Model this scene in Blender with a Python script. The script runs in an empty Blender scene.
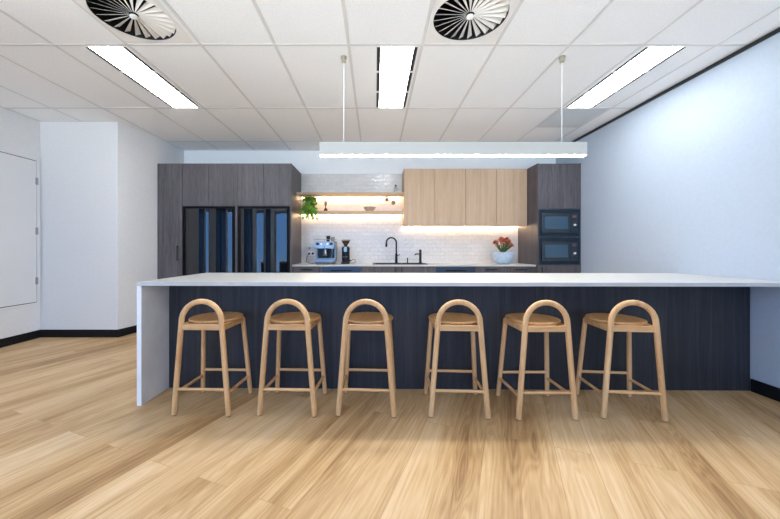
import bpy, bmesh, math, random
from mathutils import Vector, Matrix
random.seed(7)
S = bpy.context.scene
COL = S.collection
PI = math.pi

# ------------------------------------------------------------------ materials
def srgb(r, g, b):
    f = lambda c: (c/255/12.92) if c/255 <= .04045 else ((c/255+.055)/1.055)**2.4
    return (f(r), f(g), f(b), 1)

def mat(name, col, rough=.5, metal=0, ior=1.5, coat=0, trans=0, emit=None, estr=0, spec=None):
    m = bpy.data.materials.new(name); m.use_nodes = True
    b = m.node_tree.nodes['Principled BSDF']
    b.inputs['Base Color'].default_value = col
    b.inputs['Roughness'].default_value = rough
    b.inputs['Metallic'].default_value = metal
    b.inputs['IOR'].default_value = ior
    b.inputs['Coat Weight'].default_value = coat
    b.inputs['Transmission Weight'].default_value = trans
    if spec is not None: b.inputs['Specular IOR Level'].default_value = spec
    if emit:
        b.inputs['Emission Color'].default_value = emit
        b.inputs['Emission Strength'].default_value = estr
    return m

def N(m, t, **kw):
    n = m.node_tree.nodes.new(t)
    for k, v in kw.items():
        if hasattr(n, k): setattr(n, k, v)
        else: n.inputs[k].default_value = v
    return n
def Lk(m, a, b): m.node_tree.links.new(a, b)
def bsdf(m): return m.node_tree.nodes['Principled BSDF']
def ramp(m, src, stops):
    r = N(m, 'ShaderNodeValToRGB'); cr = r.color_ramp
    while len(cr.elements) < len(stops): cr.elements.new(.5)
    for e, (p, c) in zip(cr.elements, stops): e.position = p; e.color = c
    Lk(m, src, r.inputs[0]); return r
def bump(m, src, strength, dist=.01):
    b = N(m, 'ShaderNodeBump'); b.inputs['Strength'].default_value = strength; b.inputs['Distance'].default_value = dist
    Lk(m, src, b.inputs['Height']); Lk(m, b.outputs[0], bsdf(m).inputs['Normal']); return b

def speckle(m, scale, c0, c1, bumps=0, detail=3, lo=.35, hi=.65):
    tc = N(m, 'ShaderNodeTexCoord'); n = N(m, 'ShaderNodeTexNoise', Scale=scale, Detail=detail)
    Lk(m, tc.outputs['Object'], n.inputs['Vector'])
    r = ramp(m, n.outputs['Fac'], [(lo, c0), (hi, c1)])
    Lk(m, r.outputs[0], bsdf(m).inputs['Base Color'])
    if bumps: bump(m, n.outputs['Fac'], bumps, .002)
    return m

def wood(name, cols, axis='Z', scale=22, rough=.5, stretch=.05, bumps=.15, fine=.5, coat=0):
    """grain stretched along one axis, offset per object"""
    m = mat(name, cols[1], rough, coat=coat)
    tc = N(m, 'ShaderNodeTexCoord'); oi = N(m, 'ShaderNodeObjectInfo')
    mul = N(m, 'ShaderNodeMath', operation='MULTIPLY'); Lk(m, oi.outputs['Random'], mul.inputs[0]); mul.inputs[1].default_value = 13.7
    ad = N(m, 'ShaderNodeVectorMath', operation='ADD'); Lk(m, tc.outputs['Object'], ad.inputs[0]); Lk(m, mul.outputs[0], ad.inputs[1])
    mp = N(m, 'ShaderNodeMapping'); s = [1, 1, 1]; s['XYZ'.index(axis)] = stretch
    mp.inputs['Scale'].default_value = s; Lk(m, ad.outputs[0], mp.inputs['Vector'])
    n1 = N(m, 'ShaderNodeTexNoise', Scale=scale, Detail=5, Roughness=.6, Distortion=.4); Lk(m, mp.outputs[0], n1.inputs['Vector'])
    n2 = N(m, 'ShaderNodeTexNoise', Scale=scale*7, Detail=3, Roughness=.6); Lk(m, mp.outputs[0], n2.inputs['Vector'])
    mx = N(m, 'ShaderNodeMix', data_type='FLOAT'); mx.inputs[0].default_value = fine*.6
    Lk(m, n1.outputs['Fac'], mx.inputs[2]); Lk(m, n2.outputs['Fac'], mx.inputs[3])
    r = ramp(m, mx.outputs[0], [(.33, cols[0]), (.5, cols[1]), (.68, cols[2])])
    Lk(m, r.outputs[0], bsdf(m).inputs['Base Color'])
    bump(m, mx.outputs[0], bumps, .001)
    return m

M = {}
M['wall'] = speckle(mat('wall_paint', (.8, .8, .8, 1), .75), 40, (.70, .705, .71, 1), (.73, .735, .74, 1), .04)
M['wall_window_cast'] = speckle(mat('wall_paint_window_cast', (.5, .6, .7, 1), .75), 40, (.40, .465, .55, 1), (.42, .485, .57, 1), .04)  # blue cast of the window light put into the colour, darkened against glare
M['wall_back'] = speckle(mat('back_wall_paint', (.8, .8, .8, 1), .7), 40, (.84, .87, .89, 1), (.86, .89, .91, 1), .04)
M['door_paint'] = mat('door_paint', (.70, .715, .73, 1), .45)
M['tbar'] = mat('ceiling_grid_paint', (.66, .66, .655, 1), .5)
M['white'] = mat('white_powder_coat', (.86, .86, .86, 1), .4)
M['vane'] = mat('vane_white', (.82, .81, .79, 1), .4)
M['black'] = mat('black_matt', (.006, .006, .007, 1), .5)
M['skirting'] = mat('black_skirting', (.006, .006, .007, 1), .55, spec=.25)
M['blackmetal'] = mat('black_metal', (.02, .02, .022, 1), .35, .6)
M['grille'] = mat('grey_grille', (.60, .62, .64, 1), .5)
M['stone'] = speckle(mat('white_stone', (.85, .86, .87, 1), .28), 9, (.50, .50, .49, 1), (.55, .55, .54, 1), 0, 6)
M['stone_end'] = speckle(mat('end_stone_lightened', (.7, .7, .7, 1), .5), 7, (.80, .81, .815, 1), (.88, .885, .885, 1), .05, 6)  # same stone as the slab, colour raised to offset weak light there
M['dark'] = wood('charcoal_woodgrain', [srgb(60, 56, 59), srgb(82, 78, 82), srgb(104, 98, 102)], 'Z', 18, .5, .05, .1, .9)
M['darkisland'] = wood('midnight_woodgrain', [srgb(24, 24, 27), srgb(41, 41, 45), srgb(62, 61, 64)], 'Z', 26, .5, .03, .1, .6)
M['oaklam'] = wood('pale_oak_laminate', [srgb(176, 148, 119), srgb(190, 163, 134), srgb(201, 175, 147)], 'Z', 24, .5, .04, .05, .6)
M['oakshelf'] = wood('pale_oak_shelf', [srgb(176, 148, 119), srgb(190, 163, 134), srgb(201, 175, 147)], 'X', 24, .5, .04, .05, .6)
M['stool'] = wood('ash_wood', [srgb(188, 138, 86), srgb(212, 166, 114), srgb(226, 186, 136)], 'Z', 16, .42, .07, .05, .6)
M['stoolx'] = wood('ash_wood_rail', [srgb(188, 138, 86), srgb(210, 164, 112), srgb(224, 183, 133)], 'X', 16, .42, .07, .05, .6)
M['seat'] = wood('honey_oak_seat', [srgb(172, 120, 68), srgb(202, 152, 96), srgb(216, 170, 114)], 'Y', 16, .38, .07, .05, .6)
M['pad'] = mat('rubber_pad', (.05, .045, .04, 1), .7)
M['steel'] = mat('brushed_steel', (.10, .13, .17, 1), .3, .9)
M['chrome'] = mat('polished_steel', (.30, .33, .35, 1), .3, 1)
M['fglass'] = mat('black_mirror_glass', (.002, .004, .009, 1), .03, 0, 1.68)
M['fbody'] = mat('fridge_black', (.003, .003, .004, 1), .5, spec=.15)
M['mwglass'] = mat('microwave_glass', (.012, .022, .032, 1), .12, 0, 1.7)
M['mwframe'] = mat('microwave_frame', (.010, .024, .040, 1), .45, spec=.3)
M['mwwin'] = mat('microwave_window', (.035, .08, .125, 1), .12, 0, 1.6)
M['ceramic'] = speckle(mat('stoneware', (.5, .5, .5, 1), .6), 60, srgb(150, 138, 120), srgb(182, 170, 152))
M['bluebowl'] = speckle(mat('pale_blue_glaze', (.5, .6, .7, 1), .4), 30, srgb(176, 196, 216), srgb(198, 214, 228), .1)
M['glass'] = mat('clear_glass', (.9, .95, .95, 1), .03, trans=.9, ior=1.45)
M['brownglass'] = mat('brown_glass', (.06, .03, .02, 1), .1)
M['reed'] = mat('reed', (.12, .08, .06, 1), .7)
M['soil'] = mat('soil', (.03, .02, .015, 1), .9)
M['leaf'] = speckle(mat('leaf_green', (.1, .3, .05, 1), .45), 14, srgb(48, 112, 36), srgb(150, 200, 70), 0, 2)
M['stem'] = mat('stem_green', srgb(80, 110, 60), .6)
M['petal'] = speckle(mat('petal', (.6, .2, .1, 1), .6), 18, srgb(185, 75, 55), srgb(230, 150, 115), 0, 2)
M['led'] = mat('led_warm', (1, .85, .6, 1), .5, emit=(1, .72, .44, 1), estr=24)
M['pendled'] = mat('pendant_led', (1, 1, 1, 1), .5, emit=(1, .96, .88, 1), estr=62)
M['panel'] = mat('light_panel', (1, 1, 1, 1), .5, emit=(.96, .975, 1, 1), estr=12)
M['panel_dim'] = mat('dimmed_light_panel', (1, 1, 1, 1), .5, emit=(.93, .97, 1, 1), estr=3)
M['disp'] = mat('dim_display', (.10, .06, .06, 1), .3)
M['knob'] = mat('bright_knob', (.85, .85, .85, 1), .25, .3)
M['nickel'] = mat('nickel', (.5, .47, .38, 1), .35, .8)
M['wire'] = mat('wire', (.8, .8, .8, 1), .5)
M['stonecap'] = mat('pale_wall_edge', (.8, .8, .8, 1), .6)
M['hinge'] = mat('hinge_metal', (.35, .35, .36, 1), .4, .8)
M['concrete'] = mat('slab', (.3, .3, .3, 1), .9)

# ceiling tile: fissured mineral fibre
m = mat('ceiling_tile', (.8, .8, .79, 1), .85); M['tile'] = m
tc = N(m, 'ShaderNodeTexCoord'); n = N(m, 'ShaderNodeTexNoise', Scale=90, Detail=4, Roughness=.7); Lk(m, tc.outputs['Object'], n.inputs['Vector'])
r = ramp(m, n.outputs['Fac'], [(.34, (.79, .805, .82, 1)), (.5, (.87, .885, .905, 1)), (.7, (.89, .905, .925, 1))]); Lk(m, r.outputs[0], bsdf(m).inputs['Base Color'])
bump(m, n.outputs['Fac'], .35, .003)

# floor planks, running 22 degrees off the room's depth axis
m = mat('oak_planks', (.6, .45, .3, 1), .45, spec=.35); M['floor'] = m
tc = N(m, 'ShaderNodeTexCoord'); mp = N(m, 'ShaderNodeMapping'); mp.inputs['Rotation'].default_value = (0, 0, math.radians(-67.9))
mp.inputs['Location'].default_value = (.32, .055, 0)
Lk(m, tc.outputs['Object'], mp.inputs['Vector'])
def brick(c1, c2, mortar):
    b = N(m, 'ShaderNodeTexBrick', offset=.37, offset_frequency=2, squash=1)
    b.inputs['Color1'].default_value = c1; b.inputs['Color2'].default_value = c2; b.inputs['Mortar'].default_value = mortar
    b.inputs['Scale'].default_value = 1; b.inputs['Mortar Size'].default_value = .0012; b.inputs['Mortar Smooth'].default_value = .2
    b.inputs['Brick Width'].default_value = 1.52; b.inputs['Row Height'].default_value = .187
    Lk(m, mp.outputs[0], b.inputs['Vector']); return b
bk = brick((0, 0, 0, 1), (1, 1, 1, 1), (.4, .4, .4, 1))
off = N(m, 'ShaderNodeVectorMath', operation='MULTIPLY'); Lk(m, bk.outputs['Color'], off.inputs[0]); off.inputs[1].default_value = (17, 9, 31)
ad = N(m, 'ShaderNodeVectorMath', operation='ADD'); Lk(m, mp.outputs[0], ad.inputs[0]); Lk(m, off.outputs[0], ad.inputs[1])
st = N(m, 'ShaderNodeMapping'); st.inputs['Scale'].default_value = (.11, 1.1, 1); Lk(m, ad.outputs[0], st.inputs['Vector'])
n1 = N(m, 'ShaderNodeTexNoise', Scale=5.5, Detail=2.0, Roughness=.45, Distortion=.5); Lk(m, st.outputs[0], n1.inputs['Vector'])
# cathedral rings: bands of the low-frequency noise
mulr = N(m, 'ShaderNodeMath', operation='MULTIPLY'); Lk(m, n1.outputs['Fac'], mulr.inputs[0]); mulr.inputs[1].default_value = 110
sn = N(m, 'ShaderNodeMath', operation='SINE'); Lk(m, mulr.outputs[0], sn.inputs[0])
st2 = N(m, 'ShaderNodeMapping'); st2.inputs['Scale'].default_value = (.05, 1, 1); Lk(m, ad.outputs[0], st2.inputs['Vector'])
n2 = N(m, 'ShaderNodeTexNoise', Scale=70, Detail=4, Roughness=.65); Lk(m, st2.outputs[0], n2.inputs['Vector'])
def mixf(a, b, f):
    x = N(m, 'ShaderNodeMix', data_type='FLOAT'); x.inputs[0].default_value = f
    Lk(m, a, x.inputs[2]); Lk(m, b, x.inputs[3]); return x.outputs[0]
sc01 = N(m, 'ShaderNodeMapRange'); sc01.inputs[1].default_value = -1; sc01.inputs[2].default_value = 1; Lk(m, sn.outputs[0], sc01.inputs[0])
a = mixf(n1.outputs['Fac'], sc01.outputs[0], .10)
a = mixf(a, n2.outputs['Fac'], .36)
sep = N(m, 'ShaderNodeSeparateColor'); Lk(m, bk.outputs['Color'], sep.inputs[0])
a = mixf(a, sep.outputs[0], .09)
r = ramp(m, a, [(.30, srgb(140, 104, 66)), (.41, srgb(174, 139, 95)), (.52, srgb(196, 163, 120)), (.66, srgb(213, 186, 148))])
seam = N(m, 'ShaderNodeMix', data_type='RGBA'); Lk(m, bk.outputs['Fac'], seam.inputs[0]); Lk(m, r.outputs[0], seam.inputs[6]); seam.inputs[7].default_value = srgb(168, 130, 86)
Lk(m, seam.outputs[2], bsdf(m).inputs['Base Color'])
bump(m, n2.outputs['Fac'], .06, .001)

# glossy handmade wall tiles
m = mat('glazed_tile', (.8, .8, .78, 1), .12); M['splash'] = m
tc = N(m, 'ShaderNodeTexCoord'); sx = N(m, 'ShaderNodeSeparateXYZ'); Lk(m, tc.outputs['Object'], sx.inputs[0])
cx = N(m, 'ShaderNodeCombineXYZ'); Lk(m, sx.outputs[0], cx.inputs[0]); Lk(m, sx.outputs[2], cx.inputs[1])
bk = N(m, 'ShaderNodeTexBrick', offset=.5); Lk(m, cx.outputs[0], bk.inputs['Vector'])
for k, v in {'Scale': 1, 'Mortar Size': .0022, 'Mortar Smooth': .3, 'Brick Width': .13, 'Row Height': .065, 'Color1': (.70, .69, .67, 1), 'Color2': (.65, .645, .63, 1), 'Mortar': (.61, .605, .595, 1)}.items():
    bk.inputs[k].default_value = v
n = N(m, 'ShaderNodeTexNoise', Scale=26, Detail=2); Lk(m, tc.outputs['Object'], n.inputs['Vector'])
mx = N(m, 'ShaderNodeMix', data_type='RGBA', blend_type='MULTIPLY'); mx.inputs[0].default_value = .35
rr = ramp(m, n.outputs['Fac'], [(.3, (.75, .76, .77, 1)), (.6, (1, 1, 1, 1))])
Lk(m, bk.outputs['Color'], mx.inputs[6]); Lk(m, rr.outputs[0], mx.inputs[7]); Lk(m, mx.outputs[2], bsdf(m).inputs['Base Color'])
sepc = N(m, 'ShaderNodeSeparateColor'); Lk(m, bk.outputs['Color'], sepc.inputs[0])
sb = N(m, 'ShaderNodeMath', operation='SUBTRACT'); Lk(m, n.outputs['Fac'], sb.inputs[0]); Lk(m, bk.outputs['Fac'], sb.inputs[1])
bump(m, sb.outputs[0], .6, .006)

# window glazing: clear pane with fresnel reflection
m = bpy.data.materials.new('window_glazing'); m.use_nodes = True; M['pane'] = m
nt = m.node_tree; nt.nodes.clear()
o_ = nt.nodes.new('ShaderNodeOutputMaterial'); mixs = nt.nodes.new('ShaderNodeMixShader'); fr = nt.nodes.new('ShaderNodeFresnel')
tr = nt.nodes.new('ShaderNodeBsdfTransparent'); gl = nt.nodes.new('ShaderNodeBsdfGlossy'); gl.inputs['Roughness'].default_value = .02
tr.inputs[0].default_value = (.9, .96, 1, 1)
nt.links.new(fr.outputs[0], mixs.inputs[0]); nt.links.new(tr.outputs[0], mixs.inputs[1]); nt.links.new(gl.outputs[0], mixs.inputs[2]); nt.links.new(mixs.outputs[0], o_.inputs[0])

# ------------------------------------------------------------------ geometry helpers
def wloc(o):
    v = Vector((0, 0, 0))
    while o is not None: v += o.location; o = o.parent
    return v

class MB:
    def __init__(s): s.bm = bmesh.new()
    def box(s, x0, x1, y0, y1, z0, z1, mtx=None):
        vs = [s.bm.verts.new((x, y, z)) for z in (z0, z1) for y in (y0, y1) for x in (x0, x1)]
        for f in ((0, 2, 3, 1), (4, 5, 7, 6), (0, 1, 5, 4), (2, 6, 7, 3), (0, 4, 6, 2), (1, 3, 7, 5)):
            s.bm.faces.new([vs[i] for i in f])
        if mtx:
            for v in vs: v.co = mtx @ v.co
        return s
    def ring(s, c, u, v, ru, rv, seg):
        return [s.bm.verts.new(c + u*(math.cos(2*PI*k/seg)*ru) + v*(math.sin(2*PI*k/seg)*rv)) for k in range(seg)]
    def loft(s, rings, cap=True):
        for a, b in zip(rings, rings[1:]):
            n = len(a)
            for k in range(n): s.bm.faces.new((a[k], a[(k+1) % n], b[(k+1) % n], b[k]))
        if cap:
            s.bm.faces.new(rings[0][::-1]); s.bm.faces.new(rings[-1])
        return s
    def tube(s, pts, r, seg=14, closed=False):
        pts = [Vector(p) for p in pts]; n = len(pts)
        rs = r if isinstance(r, (list, tuple)) else [r]*n
        ref = None; rings = []
        for i, p in enumerate(pts):
            a = pts[max(i-1, 0)]; b = pts[min(i+1, n-1)]
            t = (b-a).normalized()
            if ref is None:
                ref = Vector((0, 1, 0)) if abs(t.y) < .9 else Vector((1, 0, 0))
            u = (ref - t*ref.dot(t)).normalized(); v = t.cross(u); ref = u
            rings.append(s.ring(p, u, v, rs[i], rs[i], seg))
        return s.loft(rings)
    def cyl(s, p0, p1, r0, r1=None, seg=18): return s.tube([p0, p1], [r0, r0 if r1 is None else r1], seg)
    def lathe(s, prof, c=(0, 0, 0), seg=28, sx=1, sy=1, cap=True):
        c = Vector(c); rings = []
        for r, z in prof:
            rings.append(s.ring(c+Vector((0, 0, z)), Vector((1, 0, 0)), Vector((0, 1, 0)), max(r, 1e-4)*sx, max(r, 1e-4)*sy, seg))
        return s.loft(rings, cap)
    def sphere(s, c, r, seg=14, rows=8, sz=1):
        prof = [(r*math.sin(PI*k/rows), -r*sz*math.cos(PI*k/rows)) for k in range(rows+1)]
        return s.lathe(prof, c, seg)
    def quad(s, *ps):
        s.bm.faces.new([s.bm.verts.new(p) for p in ps]); return s
    def build(s, name, m, parent=None, loc=None, bevel=0, smooth=True):
        bmesh.ops.recalc_face_normals(s.bm, faces=s.bm.faces)
        base = wloc(parent) if parent is not None else Vector(loc or (0, 0, 0))
        for v in s.bm.verts: v.co -= base
        if smooth:
            for f in s.bm.faces: f.smooth = True
            for e in s.bm.edges:
                if len(e.link_faces) == 2 and e.calc_face_angle(0) > math.radians(38): e.smooth = False
        me = bpy.data.meshes.new(name); s.bm.to_mesh(me); s.bm.free()
        me.materials.append(m)
        o = bpy.data.objects.new(name, me); COL.objects.link(o)
        if parent is not None: o.parent = parent
        else: o.location = base
        if bevel:
            b = o.modifiers.new('bevel', 'BEVEL'); b.width = bevel; b.segments = 2; b.limit_method = 'ANGLE'; b.angle_limit = math.radians(40)
        return o

def B(*a): return MB().box(*a)
def tag(o, label, cat, group=None, kind=None):
    o['label'] = label; o['category'] = cat
    if group: o['group'] = group
    if kind: o['kind'] = kind
    return o
def thing(name, label, cat, loc=(0, 0, 0), group=None):
    o = bpy.data.objects.new(name, None); o.empty_display_size = .05; COL.objects.link(o); o.location = loc
    return tag(o, label, cat, group)
def struct(name, mb, m, parent=None, bevel=0):
    o = mb.build(name, m, parent, bevel=bevel)
    if parent is None: o['kind'] = 'structure'
    return o
def copy_tree(o, parent=None):
    c = o.copy(); COL.objects.link(c); c.parent = parent
    for ch in list(o.children): copy_tree(ch, c)
    return c

# ------------------------------------------------------------------ the room
XR, XL, XN = 3.04, -4.36, -3.215          # right wall, left wall, inner corner of the kitchen alcove
YB, YN, YF = 5.55, 4.30, -4.6
XC = -3.35                               # outer corner of the alcove, its wall runs in at a slight angle            # back wall, face beside the alcove, wall behind the camera
ZC, ZT = 2.81, 3.15

struct('floor', B(XL-.3, XR+.3, YF-.3, YB+.3, -.12, 0), M['floor'])
struct('wall_right', B(XR, XR+.15, YF-.15, YB+.15, 0, ZT), M['wall_window_cast'])
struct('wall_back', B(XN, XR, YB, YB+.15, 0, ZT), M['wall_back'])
def prism(pts, z0, z1):
    f = MB(); lo = [f.bm.verts.new((x, y, z0)) for x, y in pts]; hi = [f.bm.verts.new((x, y, z1)) for x, y in pts]
    f.bm.faces.new(lo[::-1]); f.bm.faces.new(hi)
    for k in range(len(pts)): f.bm.faces.new((lo[k], lo[(k+1) % len(pts)], hi[(k+1) % len(pts)], hi[k]))
    return f
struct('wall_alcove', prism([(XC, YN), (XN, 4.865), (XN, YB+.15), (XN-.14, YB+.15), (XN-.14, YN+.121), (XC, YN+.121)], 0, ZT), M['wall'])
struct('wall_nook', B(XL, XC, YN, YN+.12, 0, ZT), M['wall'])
# left wall with one big glazed opening in the part behind the camera
wy0, wy1, wz0, wz1 = -2.2, 1.4, .12, 2.62
w = MB(); w.box(XL-.15, XL, wy1, YN+.12, 0, ZT); w.box(XL-.15, XL, YF-.15, wy0, 0, ZT); w.box(XL-.15, XL, wy0, wy1, 0, wz0); w.box(XL-.15, XL, wy0, wy1, wz1, ZT)
struct('wall_left', w, M['wall'])
fx0, fx1 = -4.25, 2.9
w = MB(); w.box(XL, fx0, YF-.15, YF, 0, ZT); w.box(fx1, XR, YF-.15, YF, 0, ZT); w.box(fx0, fx1, YF-.15, YF, 0, .12); w.box(fx0, fx1, YF-.15, YF, 2.74, ZT)
struct('wall_front', w, M['wall'])
# windows
def win(name, axis, a0, a1, z0, z1, pos, n):
    f = MB(); t = .05
    def bar(u0, u1, za, zb):
        if axis == 'Y': f.box(pos-.10, pos-.03, u0, u1, za, zb)
        else: f.box(u0, u1, pos-.10, pos-.03, za, zb)
    bar(a0, a1, z0, z0+t); bar(a0, a1, z1-t, z1)
    step = (a1-a0)/n
    for k in range(n+1):
        c = a0+k*step; lo = max(a0, c-t/2); hi = min(a1, c+t/2)
        bar(lo, hi, z0+t, z1-t)
    fr = struct(name, f, M['blackmetal'])
    for k in range(n):
        u0 = a0+k*step+t/2; u1 = a0+(k+1)*step-t/2
        p = MB()
        if axis == 'Y': p.box(pos-.07, pos-.062, u0, u1, z0+t, z1-t)
        else: p.box(u0, u1, pos-.07, pos-.062, z0+t, z1-t)
        struct('window_pane', p, M['pane'], fr)
win('window_1', 'Y', wy0, wy1, wz0, wz1, XL, 3)
win('window_2', 'X', fx0, fx1, .12, 2.74, YF, 5)

# skirtings
bh = .10
struct('baseboard_right', B(XR-.014, XR-.0005, YF, 2.66, 0, bh), M['skirting'])
struct('baseboard_left', B(XL+.0005, XL+.014, YF, YN-.001, 0, bh), M['skirting'])
struct('baseboard_nook', B(XL+.014, XC+.012, YN-.014, YN-.0005, 0, bh), M['skirting'])
struct('baseboard_alcove', prism([(XC+.0005, YN-.0004), (XC+.014, YN-.0004), (XN+.014, 4.864), (XN+.0005, 4.864)], 0, bh), M['skirting'])
struct('baseboard_front', B(XL+.014, XR-.014, YF+.0005, YF+.014, 0, bh), M['skirting'])
# black shadow-line trim where the right wall meets the ceiling
struct('trim_1', B(XR-.014, XR-.0005, YF+.02, YB-.001, ZC-.036, ZC-.006), M['black'])

# suspended ceiling
LIGHTS = [(-2.39, -2.045), (.012, .357), (2.225, 2.565)]
rows = [(2.70, 3.88), (-.98, .20), (-3.42, -2.24)]
holes = [(a, b, y0, y1) for a, b in LIGHTS for y0, y1 in rows]
DIFF = [(.685, 2.375), (-1.735, 2.375)]
holes += [(cx_-.276, cx_+.276, cy-.276, cy+.276) for cx_, cy in DIFF]
GR = (2.197, 2.773, 3.902, 4.478); holes.append(GR)
xs = sorted({XL, XR} | {h[0] for h in holes} | {h[1] for h in holes}); ys = sorted({YF, YB} | {h[2] for h in holes} | {h[3] for h in holes})
c = MB()
for i in range(len(xs)-1):
    for j in range(len(ys)-1):
        mx_, my_ = (xs[i]+xs[i+1])/2, (ys[j]+ys[j+1])/2
        if any(h[0] < mx_ < h[1] and h[2] < my_ < h[3] for h in holes): continue
        c.box(xs[i], xs[i+1], ys[j], ys[j+1], ZC, ZC+.015)
struct('ceiling', c, M['tile'])
struct('ceiling_slab', B(XL-.15, XR+.15, YF-.15, YB+.15, ZT, ZT+.1), M['concrete'])
g = MB(); tb = .012; zg = ZC-.0025
gx = [-.215+.6*k for k in range(-7, 6)]
gy = [2.69-1.2*5+1.2*k for k in range(8)]
gy = [y for y in gy if YF < y < YB]
for x in gx: g.box(x-tb, x+tb, YF, YB, zg, ZC)
for y in gy:
    e = [XL]+gx+[XR]
    for a, b in zip(e, e[1:]): g.box(a+tb, b-tb, y-tb, y+tb, zg, ZC)
for cx_, cy in DIFF: g.box(cx_-.268, cx_+.268, 2.08-tb, 2.08+tb, zg, ZC)
g.box(2.197, 2.773, 4.49-tb, 4.49+tb, zg, ZC)
g.box(XL, XL+.02, YF, YN, zg, ZC); g.box(XL+.02, XC, YN-.02, YN, zg, ZC); g.box(XN+.02, XR-.015, YB-.02, YB, zg, ZC)
struct('trim_2', g, M['tbar'])

# service door set in the left wall, above the floor
d = struct('door_1', B(XL+.0005, XL+.012, 3.35, 4.238, .47, 2.275), M['door_paint'], bevel=.001)
f = MB(); z0, z1, y0, y1 = .43, 2.318, 3.30, 4.284
f.box(XL+.0005, XL+.016, y0, y1, z1-.035, z1); f.box(XL+.0005, XL+.016, y0, y1, z0, z0+.03)
f.box(XL+.0005, XL+.016, y1-.04, y1, z0+.03, z1-.035); f.box(XL+.0005, XL+.016, y0, y0+.04, z0+.03, z1-.035)
struct('door_frame', f, M['door_paint'], d, bevel=.002)
f = MB(); f.box(XL+.0005, XL+.003, y0+.04, y1-.04, z0+.03, z1-.035); struct('door_gap', f, M['black'], d)
for z in (.74, 1.38, 2.02):
    h = MB().cyl((XL+.019, 4.241, z-.045), (XL+.019, 4.241, z+.045), .006); h.box(XL+.012, XL+.0175, 4.226, 4.258, z-.045, z+.045)
    struct('hinge', h, M['hinge'], d)

# ------------------------------------------------------------------ ceiling fixtures
def light_fixture(x0, x1, y0, y1, label, grp, pm='panel'):
    t = thing('recessed_ceiling_light', label, 'ceiling light', ((x0+x1)/2, (y0+y1)/2, ZC-.004), grp)
    f = MB(); z0 = ZC-.004
    f.box(x0+.001, x0+.004, y0+.001, y1-.001, z0, ZC+.03); f.box(x1-.004, x1-.001, y0+.001, y1-.001, z0, ZC+.03)
    f.box(x0+.032, x0+.036, y0+.001, y1-.001, z0, ZC+.03); f.box(x1-.036, x1-.032, y0+.001, y1-.001, z0, ZC+.03)
    f.box(x0+.036, x1-.036, y0+.001, y0+.008, z0, ZC+.03); f.box(x0+.036, x1-.036, y1-.008, y1-.001, z0, ZC+.03)
    L = y1-y0
    for s in (x0+.004, x1-.032):
        for k in range(4):
            c_ = y0 + L*k/3
            a = max(y0+.001, c_-.014); b = min(y1-.001, c_+.014)
            f.box(s, s+.028, a, b, z0, ZC-.0022)
    f.build('housing', M['white'], t)
    for s, nm in ((x0+.004, 'air_slot'), (x1-.032, 'air_slot')):
        B(s, s+.028, y0+.001, y1-.001, ZC-.002, ZC+.03).build(nm, M['black'], t)
    B(x0+.036, x1-.036, y0+.008, y1-.008, ZC-.002, ZC+.006).build('diffuser_panel', M[pm], t)
    return t
names = ['rectangular ceiling light on the left, above the black fridge side', 'rectangular ceiling light in the middle between the pendant wires', 'rectangular ceiling light on the right beside the grey ceiling grille']
for (a, b), nm in zip(LIGHTS, names): light_fixture(a, b, *rows[0], nm, 'lit recessed ceiling panels')
for r_, w_ in ((rows[1], 'above the open floor, out of the picture'), (rows[2], 'at the window end, out of the picture')):
    for (a, b), side in zip(LIGHTS, ('left', 'middle', 'right')):
        light_fixture(a, b, *r_, '%s rectangular ceiling light %s' % (side, w_), 'recessed ceiling panels behind the viewpoint', 'panel_dim')

def swirl(cx_, cy, label):
    t = thing('swirl_diffuser', label, 'air vent', (cx_, cy, ZC-.004), 'round swirl air vents in the ceiling')
    # square plate with a round hole
    f = MB(); R, H, seg = .262, .275, 48
    for z, flip in ((ZC-.003, 0), (ZC+.004, 1)):
        inner, outer = [], []
        for k in range(seg):
            a = 2*PI*k/seg; c_, s_ = math.cos(a), math.sin(a); q = H/max(abs(c_), abs(s_))
            inner.append(f.bm.verts.new((cx_+R*c_, cy+R*s_, z))); outer.append(f.bm.verts.new((cx_+q*c_, cy+q*s_, z)))
        for k in range(seg):
            f.bm.faces.new((inner[k], inner[(k+1) % seg], outer[(k+1) % seg], outer[k]))
    f.build('face_plate', M['vane'], t)
    f = MB(); r0 = f.ring(Vector((cx_, cy, ZC+.004)), Vector((1, 0, 0)), Vector((0, 1, 0)), R+.002, R+.002, 48)
    r1 = f.ring(Vector((cx_, cy, ZT)), Vector((1, 0, 0)), Vector((0, 1, 0)), R+.002, R+.002, 48)
    f.loft([r0, r1], cap=False); f.bm.faces.new(r1); f.build('plenum', M['black'], t)
    MB().lathe([(.001, -.001), (.018, -.001), (.026, .004), (.026, .014), (.001, .014)], (cx_, cy, ZC-.004)).build('hub', M['vane'], t)
    n = 24; al = math.radians(30); first = None
    for k in range(n):
        if first is None:
            f = MB(); rows_ = []
            for q in range(5):
                r_ = .03+(.258-.03)*q/4; h = PI*r_/n*.62
                ya, yb = -h*math.cos(al), h*math.cos(al)
                za, zb = .024+h*math.sin(al), .024-h*math.sin(al)
                rows_.append([f.bm.verts.new((r_, ya, za-.0008)), f.bm.verts.new((r_, yb, zb-.0008)), f.bm.verts.new((r_, yb, zb+.0008)), f.bm.verts.new((r_, ya, za+.0008))])
            f.loft(rows_)
            first = f.build('vane', M['vane'], None); first.parent = t; first.location = (0, 0, .002)
            o = first
        else:
            o = first.copy(); COL.objects.link(o)
        o.rotation_euler = (0, 0, 2*PI*k/n)
swirl(DIFF[0][0], DIFF[0][1], 'round swirl air vent in the ceiling near the middle light')
swirl(DIFF[1][0], DIFF[1][1], 'round swirl air vent in the ceiling near the left light')

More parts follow.
